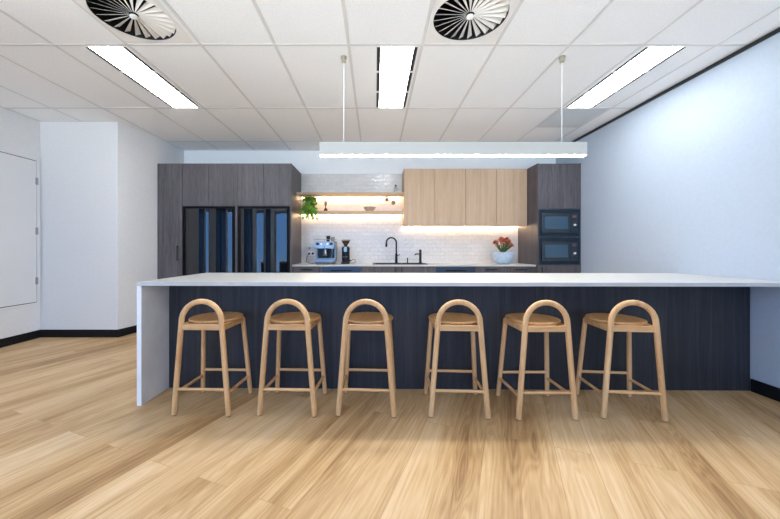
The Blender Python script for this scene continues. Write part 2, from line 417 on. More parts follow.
t = thing('ceiling_grille', 'square grey air return grille in the ceiling at the right', 'air vent', (2.485, 4.19, ZC-.004))
f = MB(); x0, x1, y0, y1 = GR
f.box(x0, x1, y0, y0+.02, ZC-.003, ZC+.02); f.box(x0, x1, y1-.02, y1, ZC-.003, ZC+.02); f.box(x0, x0+.02, y0+.02, y1-.02, ZC-.003, ZC+.02); f.box(x1-.02, x1, y0+.02, y1-.02, ZC-.003, ZC+.02)
f.build('frame', M['grille'], t)
f = MB(); nb = 26
for k in range(nb):
    y = y0+.02+(y1-y0-.04)*(k+.5)/nb; f.box(x0+.02, x1-.02, y-.004, y+.004, ZC-.002, ZC+.014)
for k in range(nb):
    x = x0+.02+(x1-x0-.04)*(k+.5)/nb; f.box(x-.004, x+.004, y0+.02, y1-.02, ZC-.0005, ZC+.012)
f.build('core', M['grille'], t); B(x0+.02, x1-.02, y0+.02, y1-.02, ZC+.015, ZC+.02).build('backing', mat('grille_backing', (.42, .43, .45, 1), .8), t)

# pendant
px0, px1, py = -.475, 1.815, 2.855
t = thing('linear_pendant_light', 'long white linear pendant light hanging above the island on two wires', 'pendant light', ((px0+px1)/2, py, 1.945))
B(px0, px1, py-.035, py+.035, 1.954, 2.062).build('housing', mat('pendant_white', (.50, .505, .465, 1), .55), t, bevel=.002)
B(px0+.004, px1-.004, py-.022, py+.022, 1.949, 1.954).build('light_strip', M['pendled'], t)
for x in (-.27, 1.617):
    MB().cyl((x, py, 2.062), (x, py, ZC-.05), .003, seg=8).build('wire', M['wire'], t)
    f = MB().cyl((x, py, ZC-.012), (x, py, ZC-.0025), .027); f.cyl((x, py, ZC-.048), (x, py, ZC-.012), .019)
    f.build('wire_mount', M['nickel'], t)

# ------------------------------------------------------------------ island
YP = 2.705
t = thing('island_worktop', 'long white stone island worktop with a waterfall end at the left', 'worktop', (-1.74, 2.388, 0))
B(-1.74, XR-.014, 2.388, 3.36, .876, .904).build('slab', M['stone'], t, bevel=.0015)
B(-1.74, -1.706, 2.388, 3.36, .0, .8755).build('waterfall_panel', M['stone_end'], t, bevel=.0015)
t = thing('island_cabinet', 'dark navy woodgrain island base under the white worktop', 'cabinet', (-1.70, YP, 0))
B(-1.705, XR-.012, YP, YP+.018, 0, .875).build('front_panel', M['darkisland'], t)
B(-1.705, XR-.02, YP+.019, 3.30, .10, .875).build('carcass', M['dark'], t)
B(-1.705, XR-.02, YP+.05, 3.24, 0, .10).build('plinth', M['black'], t)
xs_ = [-1.705+k*(XR-.02+1.705)/6 for k in range(7)]
for a, b in zip(xs_, xs_[1:]):
    d = B(a+.0015, b-.0015, 3.301, 3.319, .105, .872).build('door', M['dark'], t)
    B(a+.2, b-.2, 3.320, 3.340, .80, .812).build('handle', M['blackmetal'], d)
# the island stands a touch off square to the room
for o in list(COL.objects):
    if o.name in ('island_worktop', 'island_cabinet'):
        pv = Vector((-1.74, 2.388, 0)) - o.location
        rz = Matrix.Translation(pv) @ Matrix.Rotation(math.radians(-.7), 4, 'Z') @ Matrix.Translation(-pv)
        o.location.y += .0212
        for ch in o.children_recursive: ch.data.transform(rz)

# ------------------------------------------------------------------ kitchen run
Y0 = 4.87; ZK = 2.415
def vhandle(x, z0, z1, y, par):
    f = MB().box(x-.006, x+.006, y-.034, y-.024, z0, z1); f.box(x-.006, x+.006, y-.024, y, z0+.01, z0+.022); f.box(x-.006, x+.006, y-.024, y, z1-.022, z1-.01)
    f.build('handle', M['blackmetal'], par, bevel=.002)
def hhandle(x0, x1, z, y, par, m=None):
    f = MB().box(x0, x1, y-.030, y-.022, z-.008, z+.008); f.box(x0+.01, x0+.02, y-.022, y, z-.005, z+.005); f.box(x1-.02, x1-.01, y-.022, y, z-.005, z+.005)
    f.build('handle', m or M['blackmetal'], par, bevel=.002)

t = thing('tall_cabinet', 'tall charcoal woodgrain pantry cabinet beside the left wall', 'cabinet', (-3.03, Y0, 0))
B(XN+.002, -2.843, Y0+.0195, YB-.012, .1, ZK).build('carcass', M['dark'], t)
B(XN+.002, -2.843, Y0+.06, YB-.012, 0, .0995).build('plinth', M['black'], t)
d = B(XN+.004, -2.8455, Y0, Y0+.019, .102, ZK-.002).build('door', M['dark'], t, bevel=.001)
vhandle(-2.905, .98, 1.20, Y0, d)

for (a, b, lab) in ((-2.841, -2.063, 'charcoal overhead cabinet with two doors above the left fridge'), (-2.031, -1.255, 'charcoal overhead cabinet with two doors above the right fridge')):
    t = thing('overhead_cabinet', lab, 'cabinet', ((a+b)/2, Y0, 1.785), 'overhead cabinets above the fridges')
    B(a, b, Y0+.0195, YB-.012, 1.785, ZK).build('carcass', M['dark'], t)
    mid = (a+b)/2
    for u, v in ((a+.002, mid-.0025), (mid+.0025, b-.002)):
        B(u, v, Y0, Y0+.019, 1.785, ZK-.002).build('door', M['dark'], t, bevel=.001)
tag(B(-2.062, -2.032, Y0, YB-.012, 0, ZK).build('divider_panel', M['dark'], loc=(-2.047, Y0, 0)), 'charcoal upright panel between the two black fridges', 'panel')
tag(B(-1.2535, -1.2355, Y0, YB-.012, 0, ZK).build('end_panel', M['dark'], loc=(-1.244, Y0, 0)), 'tall charcoal end panel at the right side of the fridges, lit warm', 'panel')

def fridge(a, b, lab):
    t = thing('fridge', lab, 'fridge', ((a+b)/2, Y0, 0), 'black glass fridges')
    B(a+.004, b-.004, Y0+.03, YB-.03, .03, 1.77).build('body', M['fbody'], t)
    f = MB(); f.box(a+.001, a+.030, Y0+.002, Y0+.029, .03, 1.782); f.box(b-.030, b-.001, Y0+.002, Y0+.029, .03, 1.782); f.box(a+.030, b-.030, Y0+.002, Y0+.029, 1.755, 1.782)
    f.build('surround', M['fbody'], t)
    B(a+.03, b-.03, Y0+.06, YB-.06, 0, .03).build('base', M['black'], t)
    ga, gb = a+.045, b-.045; mid = (ga+gb)/2
    for u, v in ((ga, mid-.003), (mid+.003, gb)):
        f = MB(); n = 18; R_ = (v-u)/2; cxx = (u+v)/2; rings = []
        for k in range(n+1):
            q = -1+2*k/n; x = cxx+q*R_; y = Y0+.004-.014*(1-abs(q)**3)
            rings.append([f.bm.verts.new((x, y, .08)), f.bm.verts.new((x, Y0+.029, .08)), f.bm.verts.new((x, Y0+.029, 1.745)), f.bm.verts.new((x, y, 1.745))])
        f.loft(rings); f.build('door', M['fglass'], t)
fridge(-2.839, -2.065, 'black mirror glass fridge beside the pantry, the left one')
fridge(-2.029, -1.257, 'black mirror glass fridge beside the coffee corner, the right one')

# splashback + back worktop
tag(B(-1.2345, 2.3985, 5.540, 5.549, .9151, ZK).build('tiled_splashback', M['splash'], loc=(.58, 5.545, .916)), 'glossy white handmade tile splashback behind the back worktop', 'splashback')
hx0, hx1, hy0, hy1 = -.02, .79, 5.02, 5.46
f = MB(); X0, X1 = -1.2345, 2.3985
f.box(X0, hx0, 4.915, 5.549, .890, .915); f.box(hx1, X1, 4.915, 5.549, .890, .915); f.box(hx0, hx1, 4.915, hy0, .890, .915); f.box(hx0, hx1, hy1, 5.549, .890, .915)
tag(f.build('back_worktop', M['stone'], loc=(.58, 4.915, .89)), 'white stone worktop along the tiled back wall', 'worktop')

YD = 4.935
def base_box(t, a, b):
    B(a, b, YD+.0195, 5.535, .1, .7).build('carcass', M['dark'], t)
    B(a, b, YD+.06, 5.53, 0, .0995).build('plinth', M['black'], t)
def drawers(a, b, lab):
    t = thing('drawer_cabinet', lab, 'cabinet', ((a+b)/2, YD, 0), 'drawer cabinets in the back run')
    B(a, b, YD+.0195, 5.535, .1, .888).build('carcass', M['dark'], t)
    B(a, b, YD+.06, 5.53, 0, .0995).build('plinth', M['black'], t)
    zs = [.102, .40, .66, .886]
    for z0, z1 in zip(zs, zs[1:]):
        d = B(a+.0015, b-.0015, YD, YD+.019, z0, z1-.003).build('drawer', M['dark'], t, bevel=.001)
        hhandle((a+b)/2-.09, (a+b)/2+.09, z1-.042, YD, d)
def dishwasher(a, b, lab):
    t = thing('dishwasher', lab, 'dishwasher', ((a+b)/2, YD, 0), 'steel dishwashers')
    B(a+.002, b-.002, YD+.021, 5.53, .1, .888).build('body', M['blackmetal'], t)
    B(a+.01, b-.01, YD+.06, 5.5, 0, .0995).build('base', M['black'], t)
    d = B(a+.002, b-.002, YD-.004, YD+.02, .11, .886).build('door', M['steel'], t, bevel=.002)
    hhandle((a+b)/2-.155, (a+b)/2+.155, .828, YD-.004, d, M['blackmetal'])
drawers(-1.2345, -.802, 'charcoal drawer cabinet between the right fridge and a dishwasher')
dishwasher(-.800, -.208, 'steel dishwasher under the worktop below the coffee machine')
t = thing('sink_cabinet', 'charcoal two door cabinet below the black sink', 'cabinet', (.35, YD, 0))
f = MB(); f.box(-.206, .902, YD+.0195, 5.535, .1, .118); f.box(-.206, -.188, YD+.0195, 5.535, .118, .888); f.box(.884, .902, YD+.0195, 5.535, .118, .888); f.box(-.188, .884, 5.52, 5.535, .118, .888); f.box(-.188, .884, YD+.0195, YD+.04, .86, .888)
f.build('carcass', M['dark'], t); B(-.206, .902, YD+.06, 5.53, 0, .0995).build('plinth', M['black'], t)
for u, v, hx in ((-.2045, .3465, .30), (.3495, .9005, .396)):
    d = B(u, v, YD, YD+.019, .102, .886).build('door', M['dark'], t, bevel=.001)
    vhandle(hx, .73, .87, YD, d)
dishwasher(.904, 1.502, 'steel dishwasher under the worktop, right of the sink')
drawers(1.504, 1.950, 'charcoal drawer cabinet right beside the dishwasher, under the flowers')
drawers(1.952, 2.3985, 'charcoal drawer cabinet right against the microwave tower')

# microwave tower
a, b = 2.400, XR-.002; yb = YB-.012
t = thing('appliance_tower', 'tall charcoal cabinet tower holding two microwaves by the right wall', 'cabinet', ((a+b)/2, Y0, 0))
f = MB(); f.box(a, a+.018, Y0+.0, yb, 0, ZK); f.box(b-.018, b, Y0+.0, yb, 0, ZK); f.box(a+.018, b-.018, yb-.012, yb, .1, ZK)
for z in (.905, 1.322, 1.738): f.box(a+.018, b-.018, Y0+.0, yb-.012, z, z+.016)
f.box(a+.018, b-.018, Y0+.02, yb-.012, ZK-.018, ZK); f.box(a+.018, b-.018, Y0+.05, yb-.012, 0, .1)
f.build('carcass', M['dark'], t)
B(a+.0185, b-.0185, Y0-.0, Y0+.019, 1.756, ZK-.019).build('door', M['dark'], t, bevel=.001)
B(a+.0185, b-.0185, Y0-.0, Y0+.0195, .102, .903).build('door', M['dark'], t, bevel=.001)
vhandle(a+.055, .76, .89, Y0, t.children[-1])
def microwave(z0, lab):
    u, v = a+.020, b-.020; z1 = z0+.395
    t = thing('built_in_microwave', lab, 'microwave', ((u+v)/2, Y0, z0), 'built-in microwaves')
    B(u+.015, v-.015, Y0+.012, 5.30, z0+.001, z1-.012).build('body', M['mwframe'], t)
    f = MB(); f.box(u, v, Y0-.010, Y0+.011, z0, z0+.045); f.box(u, v, Y0-.010, Y0+.011, z1-.05, z1); f.box(u, u+.03, Y0-.010, Y0+.011, z0+.045, z1-.05); f.box(v-.03, v, Y0-.010, Y0+.011, z0+.045, z1-.05)
    f.build('frame', M['mwframe'], t, bevel=.002)
    xs1 = v-.145
    d = B(u+.034, xs1, Y0-.022, Y0+.011, z0+.049, z1-.054).build('door', M['mwglass'], t, bevel=.003)
    B(u+.075, xs1-.035, Y0-.0235, Y0-.0222, z0+.105, z1-.105).build('viewing_window', M['mwwin'], d)
    p = B(xs1+.003, v-.034, Y0-.020, Y0+.011, z0+.049, z1-.054).build('control_panel', M['mwglass'], t, bevel=.002)
    cxp = (xs1+v-.031)/2
    B(cxp-.03, cxp+.03, Y0-.0215, Y0-.0202, z1-.13, z1-.085).build('display', M['disp'], p)
    MB().cyl((cxp, Y0-.042, z0+.165), (cxp, Y0-.020, z0+.165), .017).build('knob', M['knob'], p, bevel=.002)
    for q in range(3): MB().cyl((cxp-.025+q*.025, Y0-.024, z0+.10), (cxp-.025+q*.025, Y0-.020, z0+.10), .006, seg=10).build('button', M['mwframe'], p)
microwave(1.3385, 'upper black built-in microwave in the tower')
microwave(.9215, 'lower black built-in microwave in the tower')

# oak wall cabinets
YW = 5.20
for (a_, b_, lab) in ((.457, 1.4265, 'pale oak wall cabinet next to the shelves, two doors'), (1.4275, 2.3985, 'pale oak wall cabinet next to the microwave tower, two doors')):
    t = thing('wall_cabinet', lab, 'cabinet', ((a_+b_)/2, YW, 1.523), 'pale oak wall cabinets')
    B(a_, b_, YW+.0195, 5.539, 1.523, ZK).build('carcass', M['oaklam'], t)
    mid = (a_+b_)/2
    for u, v in ((a_+.0025, mid-.003), (mid+.003, b_-.0025)):
        B(u, v, YW, YW+.019, 1.523, ZK).build('door', M['oaklam'], t, bevel=.001)
    B(a_+.01, b_-.01, 5.50, 5.515, 1.514, 1.5228).build('light_strip', M['led'], t)
for z0, z1, lab in ((2.010, 2.046, 'upper pale oak shelf with a bottle on it'), (1.717, 1.753, 'lower pale oak shelf holding the plant and bowl')):
    sh = B(-1.2345, .456, YW, 5.539, z0, z1).build('floating_shelf', M['oakshelf'], loc=(-.39, YW, z0), bevel=.001); tag(sh, lab, 'shelf', 'floating oak shelves')
    B(-1.22, .44, 5.50, 5.515, z0-.0095, z0-.0002).build('light_strip', M['led'], sh)

# sink, taps
t = thing('kitchen_sink', 'black sink set into the back worktop below the tap', 'sink', (.385, 5.24, .70))
f = MB(); z = .9155; e = .018
f.box(hx0-e, hx1+e, hy0-e, hy0+.012, z, z+.008); f.box(hx0-e, hx1+e, hy1-.012, hy1+e, z, z+.008)
f.box(hx0-e, hx0+.012, hy0+.012, hy1-.012, z, z+.008); f.box(hx1-.012, hx1+e, hy0+.012, hy1-.012, z, z+.008)
f.build('rim', M['blackmetal'], t, bevel=.002)
def bowl(x0, x1):
    f = MB(); q = .006
    f.box(x0, x1, hy0+.004, hy1-.07, .715, .721); f.box(x0, x0+q, hy0+.004, hy1-.07, .721, z); f.box(x1-q, x1, hy0+.004, hy1-.07, .721, z)
    f.box(x0+q, x1-q, hy0+.004, hy0+.010, .721, z); f.box(x0+q, x1-q, hy1-.076, hy1-.07, .721, z)
    f.build('bowl', M['blackmetal'], t)
bowl(.0, .42); bowl(.43, .77)
B(hx0+.002, hx1-.002, hy1-.069, hy1-.002, .909, .9154).build('tap_ledge', M['blackmetal'], t)
ty = 5.425; tx = .350; zb = .9236+.0002
t = thing('kitchen_tap', 'tall black gooseneck mixer tap at the sink', 'tap', (tx, ty, zb))
f = MB(); f.cyl((tx, ty, zb), (tx, ty, zb+.006), .028); f.cyl((tx, ty, zb+.006), (tx, ty, 1.075), .021, .019); f.build('body', M['blackmetal'], t)
pts = [(tx, ty, 1.075), (tx, ty, 1.15), (tx, ty, 1.25)]
pts += [(tx-.082+.082*math.cos(a_), ty, 1.255+.082*math.sin(a_)) for a_ in [PI*k/14 for k in range(15)]]
pts += [(tx-.164, ty, 1.22)]
MB().tube(pts, .012).build('spout', M['blackmetal'], t)
MB().cyl((tx-.164, ty, 1.185), (tx-.164, ty, 1.235), .016).build('spray_head', M['blackmetal'], t)
MB().cyl((tx+.018, ty, 1.04), (tx+.060, ty-.01, 1.062), .006).build('lever', M['blackmetal'], t)
f = MB().cyl((.535, ty, zb), (.535, ty, zb+.004), .016); f.cyl((.535, ty, zb+.004), (.535, ty, .995), .008)
f.sphere((.535, ty, .996), .010)
tag(f.build('soap_dispenser', M['blackmetal'], loc=(.535, ty, zb)), 'small black dispenser post between the two taps', 'dispenser')
fx = .745
t = thing('filter_tap', 'short thick black filter tap at the right end of the sink', 'tap', (fx, ty, zb))
MB().lathe([(.026, 0), (.026, .006), (.020, .010), (.020, .21), (.016, .218), (.001, .22)], (fx, ty, zb)).build('body', M['blackmetal'], t)
MB().tube([(fx-.018, ty, 1.068), (fx-.06, ty-.01, 1.070), (fx-.082, ty-.012, 1.066), (fx-.088, ty-.012, 1.05)], .009).build('spout', M['blackmetal'], t)
MB().cyl((fx, ty-.018, 1.105), (fx, ty-.034, 1.108), .008).build('lever', M['blackmetal'], t)

# power points
def outlet(x, z, lab, plugs):
    t = thing('power_outlet', lab, 'power outlet', (x, 5.539, z))
    B(x-.058, x+.058, 5.530, 5.5395, z-.037, z+.037).build('cover_plate', M['white'], t, bevel=.003)
    for dx in plugs: MB().lathe([(.018, 0), (.018, .03), (.010, .045)], seg=14).build('plug', M['black'], None).parent = t
    for ch, dx in zip([c_ for c_ in t.children if c_.name.startswith('plug')], plugs):
        ch.rotation_euler = (PI/2, 0, 0); ch.location = (dx, -.009, 0)
outlet(-1.07, 1.075, 'white power outlet with two black plugs left of the coffee machine', (-.030, .030))
t = tag(MB().lathe([(.001, 0), (.022, 0), (.022, .004), (.016, .012), (.016, .03), (.001, .03)], seg=16).build('isolator_switch', M['hinge']), 'small round grey switch above the plugs at the coffee corner', 'switch')
t.rotation_euler = (PI/2, 0, 0); t.location = (-1.10, 5.5395, 1.165)

# ------------------------------------------------------------------ coffee machine
X, Y, Z = -.780, 5.27, .9155
t = thing('espresso_machine', 'polished steel espresso machine on the back worktop', 'coffee machine', (X, Y, Z))
f = MB(); f.box(X-.155, X+.155, Y-.01, Y+.17, Z+.05, Z+.355); f.box(X-.155, X-.147, Y-.17, Y-.01, Z+.245, Z+.355); f.box(X+.147, X+.155, Y-.17, Y-.01, Z+.245, Z+.355)
f.box(X-.147, X+.147, Y-.17, Y-.01, Z+.245, Z+.352); f.build('body', M['chrome'], t, bevel=.004)
B(X-.135, X+.135, Y-.016, Y-.0105, Z+.09, Z+.24).build('rear_panel', M['blackmetal'], t)
f = MB(); f.box(X-.15, X+.15, Y-.18, Y+.16, Z+.028, Z+.075); f.build('drip_tray', M['chrome'], t, bevel=.004)
f = MB()
for k in range(12): f.box(X-.135+k*.0235, X-.135+k*.0235+.010, Y-.172, Y-.02, Z+.0755, Z+.079)
f.build('tray_grid', M['blackmetal'], t)
for sx_ in (-.12, .12):
    for sy_ in (-.14, .12): MB().lathe([(.018, 0), (.022, .01), (.014, .0275)], (X+sx_, Y+sy_, Z)).build('foot', M['chrome'], t)
f = MB()
f.lathe([(.034, 0), (.036, .03), (.030, .045), (.030, .10)], (X, Y-.09, Z+.155)); f.cyl((X, Y-.09, Z+.225), (X, Y-.01, Z+.225), .028)
f.build('group_head', M['chrome'], t)
f = MB().lathe([(.033, 0), (.036, .012), (.036, .028)], (X, Y-.09, Z+.126)); f.tube([(X, Y-.09, Z+.13), (X, Y-.098, Z+.105)], .010)
pf = f.build('portafilter', M['chrome'], t); MB().tube([(X, Y-.125, Z+.14), (X+.01, Y-.18, Z+.132), (X+.016, Y-.235, Z+.118)], [.009, .013, .014]).build('handle', M['black'], pf)
for sx_ in (-1, 1):
    MB().tube([(X+sx_*.115, Y-.172, Z+.27), (X+sx_*.118, Y-.19, Z+.25), (X+sx_*.120, Y-.175, Z+.17), (X+sx_*.105, Y-.165, Z+.10)], .0055, 10).build('steam_wand', M['chrome'], t)
    MB().cyl((X+sx_*.105, Y-.17, Z+.315), (X+sx_*.105, Y-.205, Z+.315), .022).build('valve_knob', M['black'], t, bevel=.003)
    g_ = MB().cyl((X+sx_*.048, Y-.17, Z+.312), (X+sx_*.048, Y-.180, Z+.312), .024).build('gauge', M['black'], t)
    MB().cyl((X+sx_*.048, Y-.1802, Z+.312), (X+sx_*.048, Y-.182, Z+.312), .020).build('dial', M['white'], g_)
MB().cyl((X, Y-.17, Z+.268), (X, Y-.186, Z+.268), .010).build('brew_switch', M['black'], t)
f = MB(); zc = Z+.385
f.tube([(X-.148, Y-.163, zc), (X+.148, Y-.163, zc)], .004, 8); f.tube([(X-.148, Y-.163, zc), (X-.148, Y+.16, zc)], .004, 8); f.tube([(X+.148, Y-.163, zc), (X+.148, Y+.16, zc)], .004, 8)
for sx_ in (-.148, 0, .148): f.tube([(X+sx_, Y-.163, Z+.352), (X+sx_, Y-.163, zc)], .004, 8)
f.build('cup_rail', M['chrome'], t)
MB().tube([(-1.10, 5.494, 1.075), (-1.10, 5.45, 1.06), (-1.125, 5.42, 1.0), (-1.12, 5.40, .95), (-1.08, 5.38, .922), (-1.0, 5.36, .920), (-.93, 5.36, .95)], .0042, 8).build('power_cord', M['black'], t)
def cup(x, y, z, r, h, m_, lab):
    o = MB().lathe([(.001, 0), (r*.78, 0), (r*.85, h*.1), (r, h), (r*.92, h), (r*.78, h*.12), (.001, h*.1)], (x, y, z)).build('steel_cup', m_, loc=(x, y, z))
    tag(o, lab, 'cup', 'cups on the coffee machine')
cup(X+.030, Y+.02, Z+.3555, .032, .09, M['blackmetal'], 'dark metal cup on top of the coffee machine')
cup(X+.100, Y+.04, Z+.3555, .030, .075, M['chrome'], 'silver cup on top of the coffee machine, right of the dark one')

# grinder
X, Y = -.468, 5.27
t = thing('coffee_grinder', 'black coffee grinder with a hopper next to the espresso machine', 'coffee grinder', (X, Y, Z))
f = MB(); f.box(X-.065, X+.065, Y-.09, Y+.09, Z+.001, Z+.03); f.build('base', M['blackmetal'], t, bevel=.006)
f = MB(); f.lathe([(.060, .03), (.064, .06), (.062, .20), (.066, .25), (.050, .275), (.001, .276)], (X, Y+.02, Z), 24, 1, 1.1); f.build('body', M['blackmetal'], t)
B(X-.026, X+.026, Y-.066, Y-.045, Z+.19, Z+.27).build('dosing_chute', M['chrome'], t, bevel=.004)
f = MB(); f.tube([(X-.028, Y-.05, Z+.115), (X-.028, Y-.11, Z+.112), (X+.028, Y-.11, Z+.112), (X+.028, Y-.05, Z+.115)], .006, 8); f.build('filter_fork', M['chrome'], t)
MB().lathe([(.024, .276), (.028, .30), (.060, .345), (.062, .365)], (X, Y+.02, Z)).build('hopper', M['brownglass'], t)
MB().lathe([(.068, .3655), (.076, .368), (.076, .385), (.001, .388)], (X, Y+.02, Z)).build('hopper_lid', mat('hopper_lid_grey', (.25, .24, .23, 1), .4), t)
MB().cyl((X+.062, Y-.01, Z+.05), (X+.085, Y-.01, Z+.05), .012).build('switch', M['black'], t)
MB().tube([(-.385, 5.36, .96), (-.36, 5.35, .985), (-.325, 5.36, .975), (-.318, 5.38, .945), (-.34, 5.40, .921), (-.42, 5.36, .921)], .0042, 8).build('power_cord', M['black'], t)

# ------------------------------------------------------------------ small things
zs = 1.7535
t = thing('stoneware_bowl', 'small beige stoneware bowl on the lower oak shelf', 'bowl', (-.085, 5.34, zs))
t2 = MB().lathe([(.001, 0), (.045, 0), (.05, .006), (.082, .035), (.102, .072), (.097, .072), (.076, .038), (.04, .012), (.001, .010)], (-.085, 5.34, zs)).build('body', M['ceramic'], t)
x, y = -.80, 5.36
t = thing('reed_diffuser', 'brown glass reed diffuser on the lower oak shelf', 'diffuser', (x, y, zs))
MB().lathe([(.001, 0), (.030, 0), (.031, .03), (.024, .052), (.010, .062), (.010, .080), (.001, .080)], (x, y, zs)).build('bottle', M['brownglass'], t)
for k, (dx, dy, h) in enumerate(((-.045, 0, .20), (-.022, .01, .215), (.03, 0, .195), (.012, -.01, .17), (-.006, .008, .18))):
    MB().cyl((x, y, zs+.07), (x+dx, y+dy, zs+h), .005, seg=6).build('reed', M['reed'], t)
x, y, z = .335, 5.36, 2.0465
t = thing('soap_bottle', 'clear bottle with a black cap on the upper oak shelf', 'bottle', (x, y, z))
MB().lathe([(.001, 0), (.030, 0), (.032, .01), (.032, .085), (.022, .10), (.012, .108), (.012, .118), (.001, .118)], (x, y, z)).build('body', M['glass'], t)
MB().lathe([(.001, .1185), (.015, .1185), (.015, .145), (.001, .147)], (x, y, z)).build('cap', M['black'], t)
for (x, z, lab) in ((.198, 1.980, 'round grey peg on the lit tiles, the higher one'), (.305, 1.925, 'round grey peg on the lit tiles, the lower one')):
    o = MB().lathe([(.001, 0), (.014, 0), (.014, .02), (.033, .026), (.036, .034), (.033, .042), (.001, .044)], seg=22).build('coat_peg', mat('grey_knob', srgb(120, 108, 92), .5))
    o.location = (x, 5.5402, z); o.rotation_euler = (PI/2, 0, 0); tag(o, lab, 'wall peg', 'round wall pegs')

def leaf(bm, base, d, up, L, W, heart=False):
    d = d.normalized(); side = d.cross(up)
    if side.length < 1e-3: side = Vector((1, 0, 0))
    side.normalize(); nrm = side.cross(d).normalized()
    pr = [(0, .0), (.12, .75), (.35, 1), (.65, .72), (.88, .3), (1, 0)] if heart else [(0, .0), (.2, .6), (.45, 1), (.7, .8), (.9, .4), (1, 0)]
    mids, ls, rs = [], [], []
    for u, w_ in pr:
        droop = -nrm*(u*u*L*.25)
        c_ = base+d*(L*u)+droop
        mids.append(bm.verts.new(c_))
        if 0 < w_:
            ls.append(bm.verts.new(c_+side*(W*w_/2)+nrm*(W*w_*.15))); rs.append(bm.verts.new(c_-side*(W*w_/2)+nrm*(W*w_*.15)))
        else: ls.append(None); rs.append(None)
    for i in range(len(pr)-1):
        for s_ in (ls, rs):
            q = [mids[i], mids[i+1]] + ([s_[i+1]] if s_[i+1] else []) + ([s_[i]] if s_[i] else [])
            if len(q) > 2: bm.faces.new(q if s_ is ls else q[::-1])

# trailing plant on the lower shelf
x, y = -1.055, 5.33
t = thing('trailing_plant', 'green trailing plant in a pot on the lower oak shelf', 'plant', (x, y, zs))
MB().lathe([(.001, 0), (.045, 0), (.06, .10), (.064, .105), (.056, .105), (.050, .09), (.001, .088)], (x, y, zs)).build('pot', M['ceramic'], t)
rnd = random.Random(3); f = MB(); v = MB()
for k in range(85):
    a_ = rnd.uniform(0, 2*PI); front = math.sin(a_) < .2
    reach = rnd.uniform(.05, .17) if front else rnd.uniform(.05, .13)
    p = Vector((x, y, zs+.095)); pts = [p.copy()]
    top = rnd.uniform(.03, .23)
    q1 = p+Vector((math.cos(a_)*reach*.5, math.sin(a_)*reach*.5, top)); pts.append(q1)
    drop = rnd.uniform(-.05, .05)
    if math.sin(a_) < -.3 and rnd.random() < .75:
        q2 = Vector((x+math.cos(a_)*reach*1.15, YW-.035-rnd.uniform(0, .03), zs+rnd.uniform(.0, .08))); pts.append(q2)
        q3 = q2+Vector((rnd.uniform(-.03, .03), -.004, -rnd.uniform(.02, .16))); pts.append(q3)
    else:
        q2 = p+Vector((math.cos(a_)*reach, math.sin(a_)*reach*.8, max(-.05, top+drop))); pts.append(q2)
    v.tube(pts, .0016, 5)
    for i in range(len(pts)-1):
        A, Bp = pts[i], pts[i+1]
        for s_ in range(3):
            c_ = A.lerp(Bp, (s_+1)/3)
            if c_.z > 1.985 and c_.y > YW-.03: c_.z = 1.985 - rnd.uniform(0, .03)
            d_ = Vector((rnd.uniform(-1, 1), rnd.uniform(-1, .25), rnd.uniform(-.9, .3)))
            tip = c_+d_.normalized()*.045
            if tip.x < -1.225: d_.x = abs(d_.x)
            if c_.y > YW-.02: 
                if tip.z < zs+.02: d_.z = abs(d_.z)
                if tip.y > 5.52: d_.y = -abs(d_.y)
            leaf(f.bm, c_, d_, Vector((rnd.uniform(-.3, .3), rnd.uniform(-.8, -.1), 1)), rnd.uniform(.038, .058), rnd.uniform(.034, .048), True)
v.build('vines', M['stem'], t); f.build('foliage', M['leaf'], t)

# flowers in a pale blue bowl
x, y, z = 2.015, 5.20, .9155
t = thing('flower_bowl', 'pale blue bowl of rust red flowers on the back worktop', 'flowers', (x, y, z))
MB().lathe([(.001, 0), (.085, 0), (.115, .02), (.150, .075), (.166, .135), (.168, .185), (.158, .185), (.150, .13), (.12, .05), (.001, .03)], (x, y, z)).build('bowl', M['bluebowl'], t)
MB().lathe([(.001, .13), (.148, .13), (.145, .14), (.001, .150)], (x, y, z)).build('soil', M['soil'], t)
v = MB(); f = MB(); gl_ = MB(); rnd = random.Random(11)
for k in range(30):
    a_ = rnd.uniform(0, 2*PI); rr_ = .15*math.sqrt(rnd.random()); zz = .25+.135*(1-(rr_/.15)**2)+rnd.uniform(.0, .035)
    c_ = Vector((x+math.cos(a_)*rr_, y+math.sin(a_)*rr_*.8, z+zz))
    v.tube([(x+math.cos(a_)*.02, y+math.sin(a_)*.02, z+.14), (x+math.cos(a_)*rr_*.3, y+math.sin(a_)*rr_*.3, z+.20), c_], .005, 6)
    for s_ in range(16):
        th = rnd.uniform(0, 2*PI); ph = rnd.uniform(.1, 1.7)
        d_ = Vector((math.cos(th)*math.sin(ph), math.sin(th)*math.sin(ph), math.cos(ph)))
        leaf(f.bm, c_, d_, Vector((0, 0, 1)) if abs(d_.z) < .9 else Vector((1, 0, 0)), rnd.uniform(.034, .052), rnd.uniform(.024, .036))
for s_ in range(30):
    th = rnd.uniform(0, 2*PI); c_ = Vector((x+rnd.uniform(-.02, .02), y+rnd.uniform(-.02, .02), z+rnd.uniform(.16, .24)))
    leaf(gl_.bm, c_, Vector((math.cos(th), math.sin(th), rnd.uniform(.2, 1))), Vector((0, 0, 1)), .055, .028)
v.build('stems', M['stem'], t); f.build('blossoms', M['petal'], t); gl_.build('leaves', M['stem'], t)

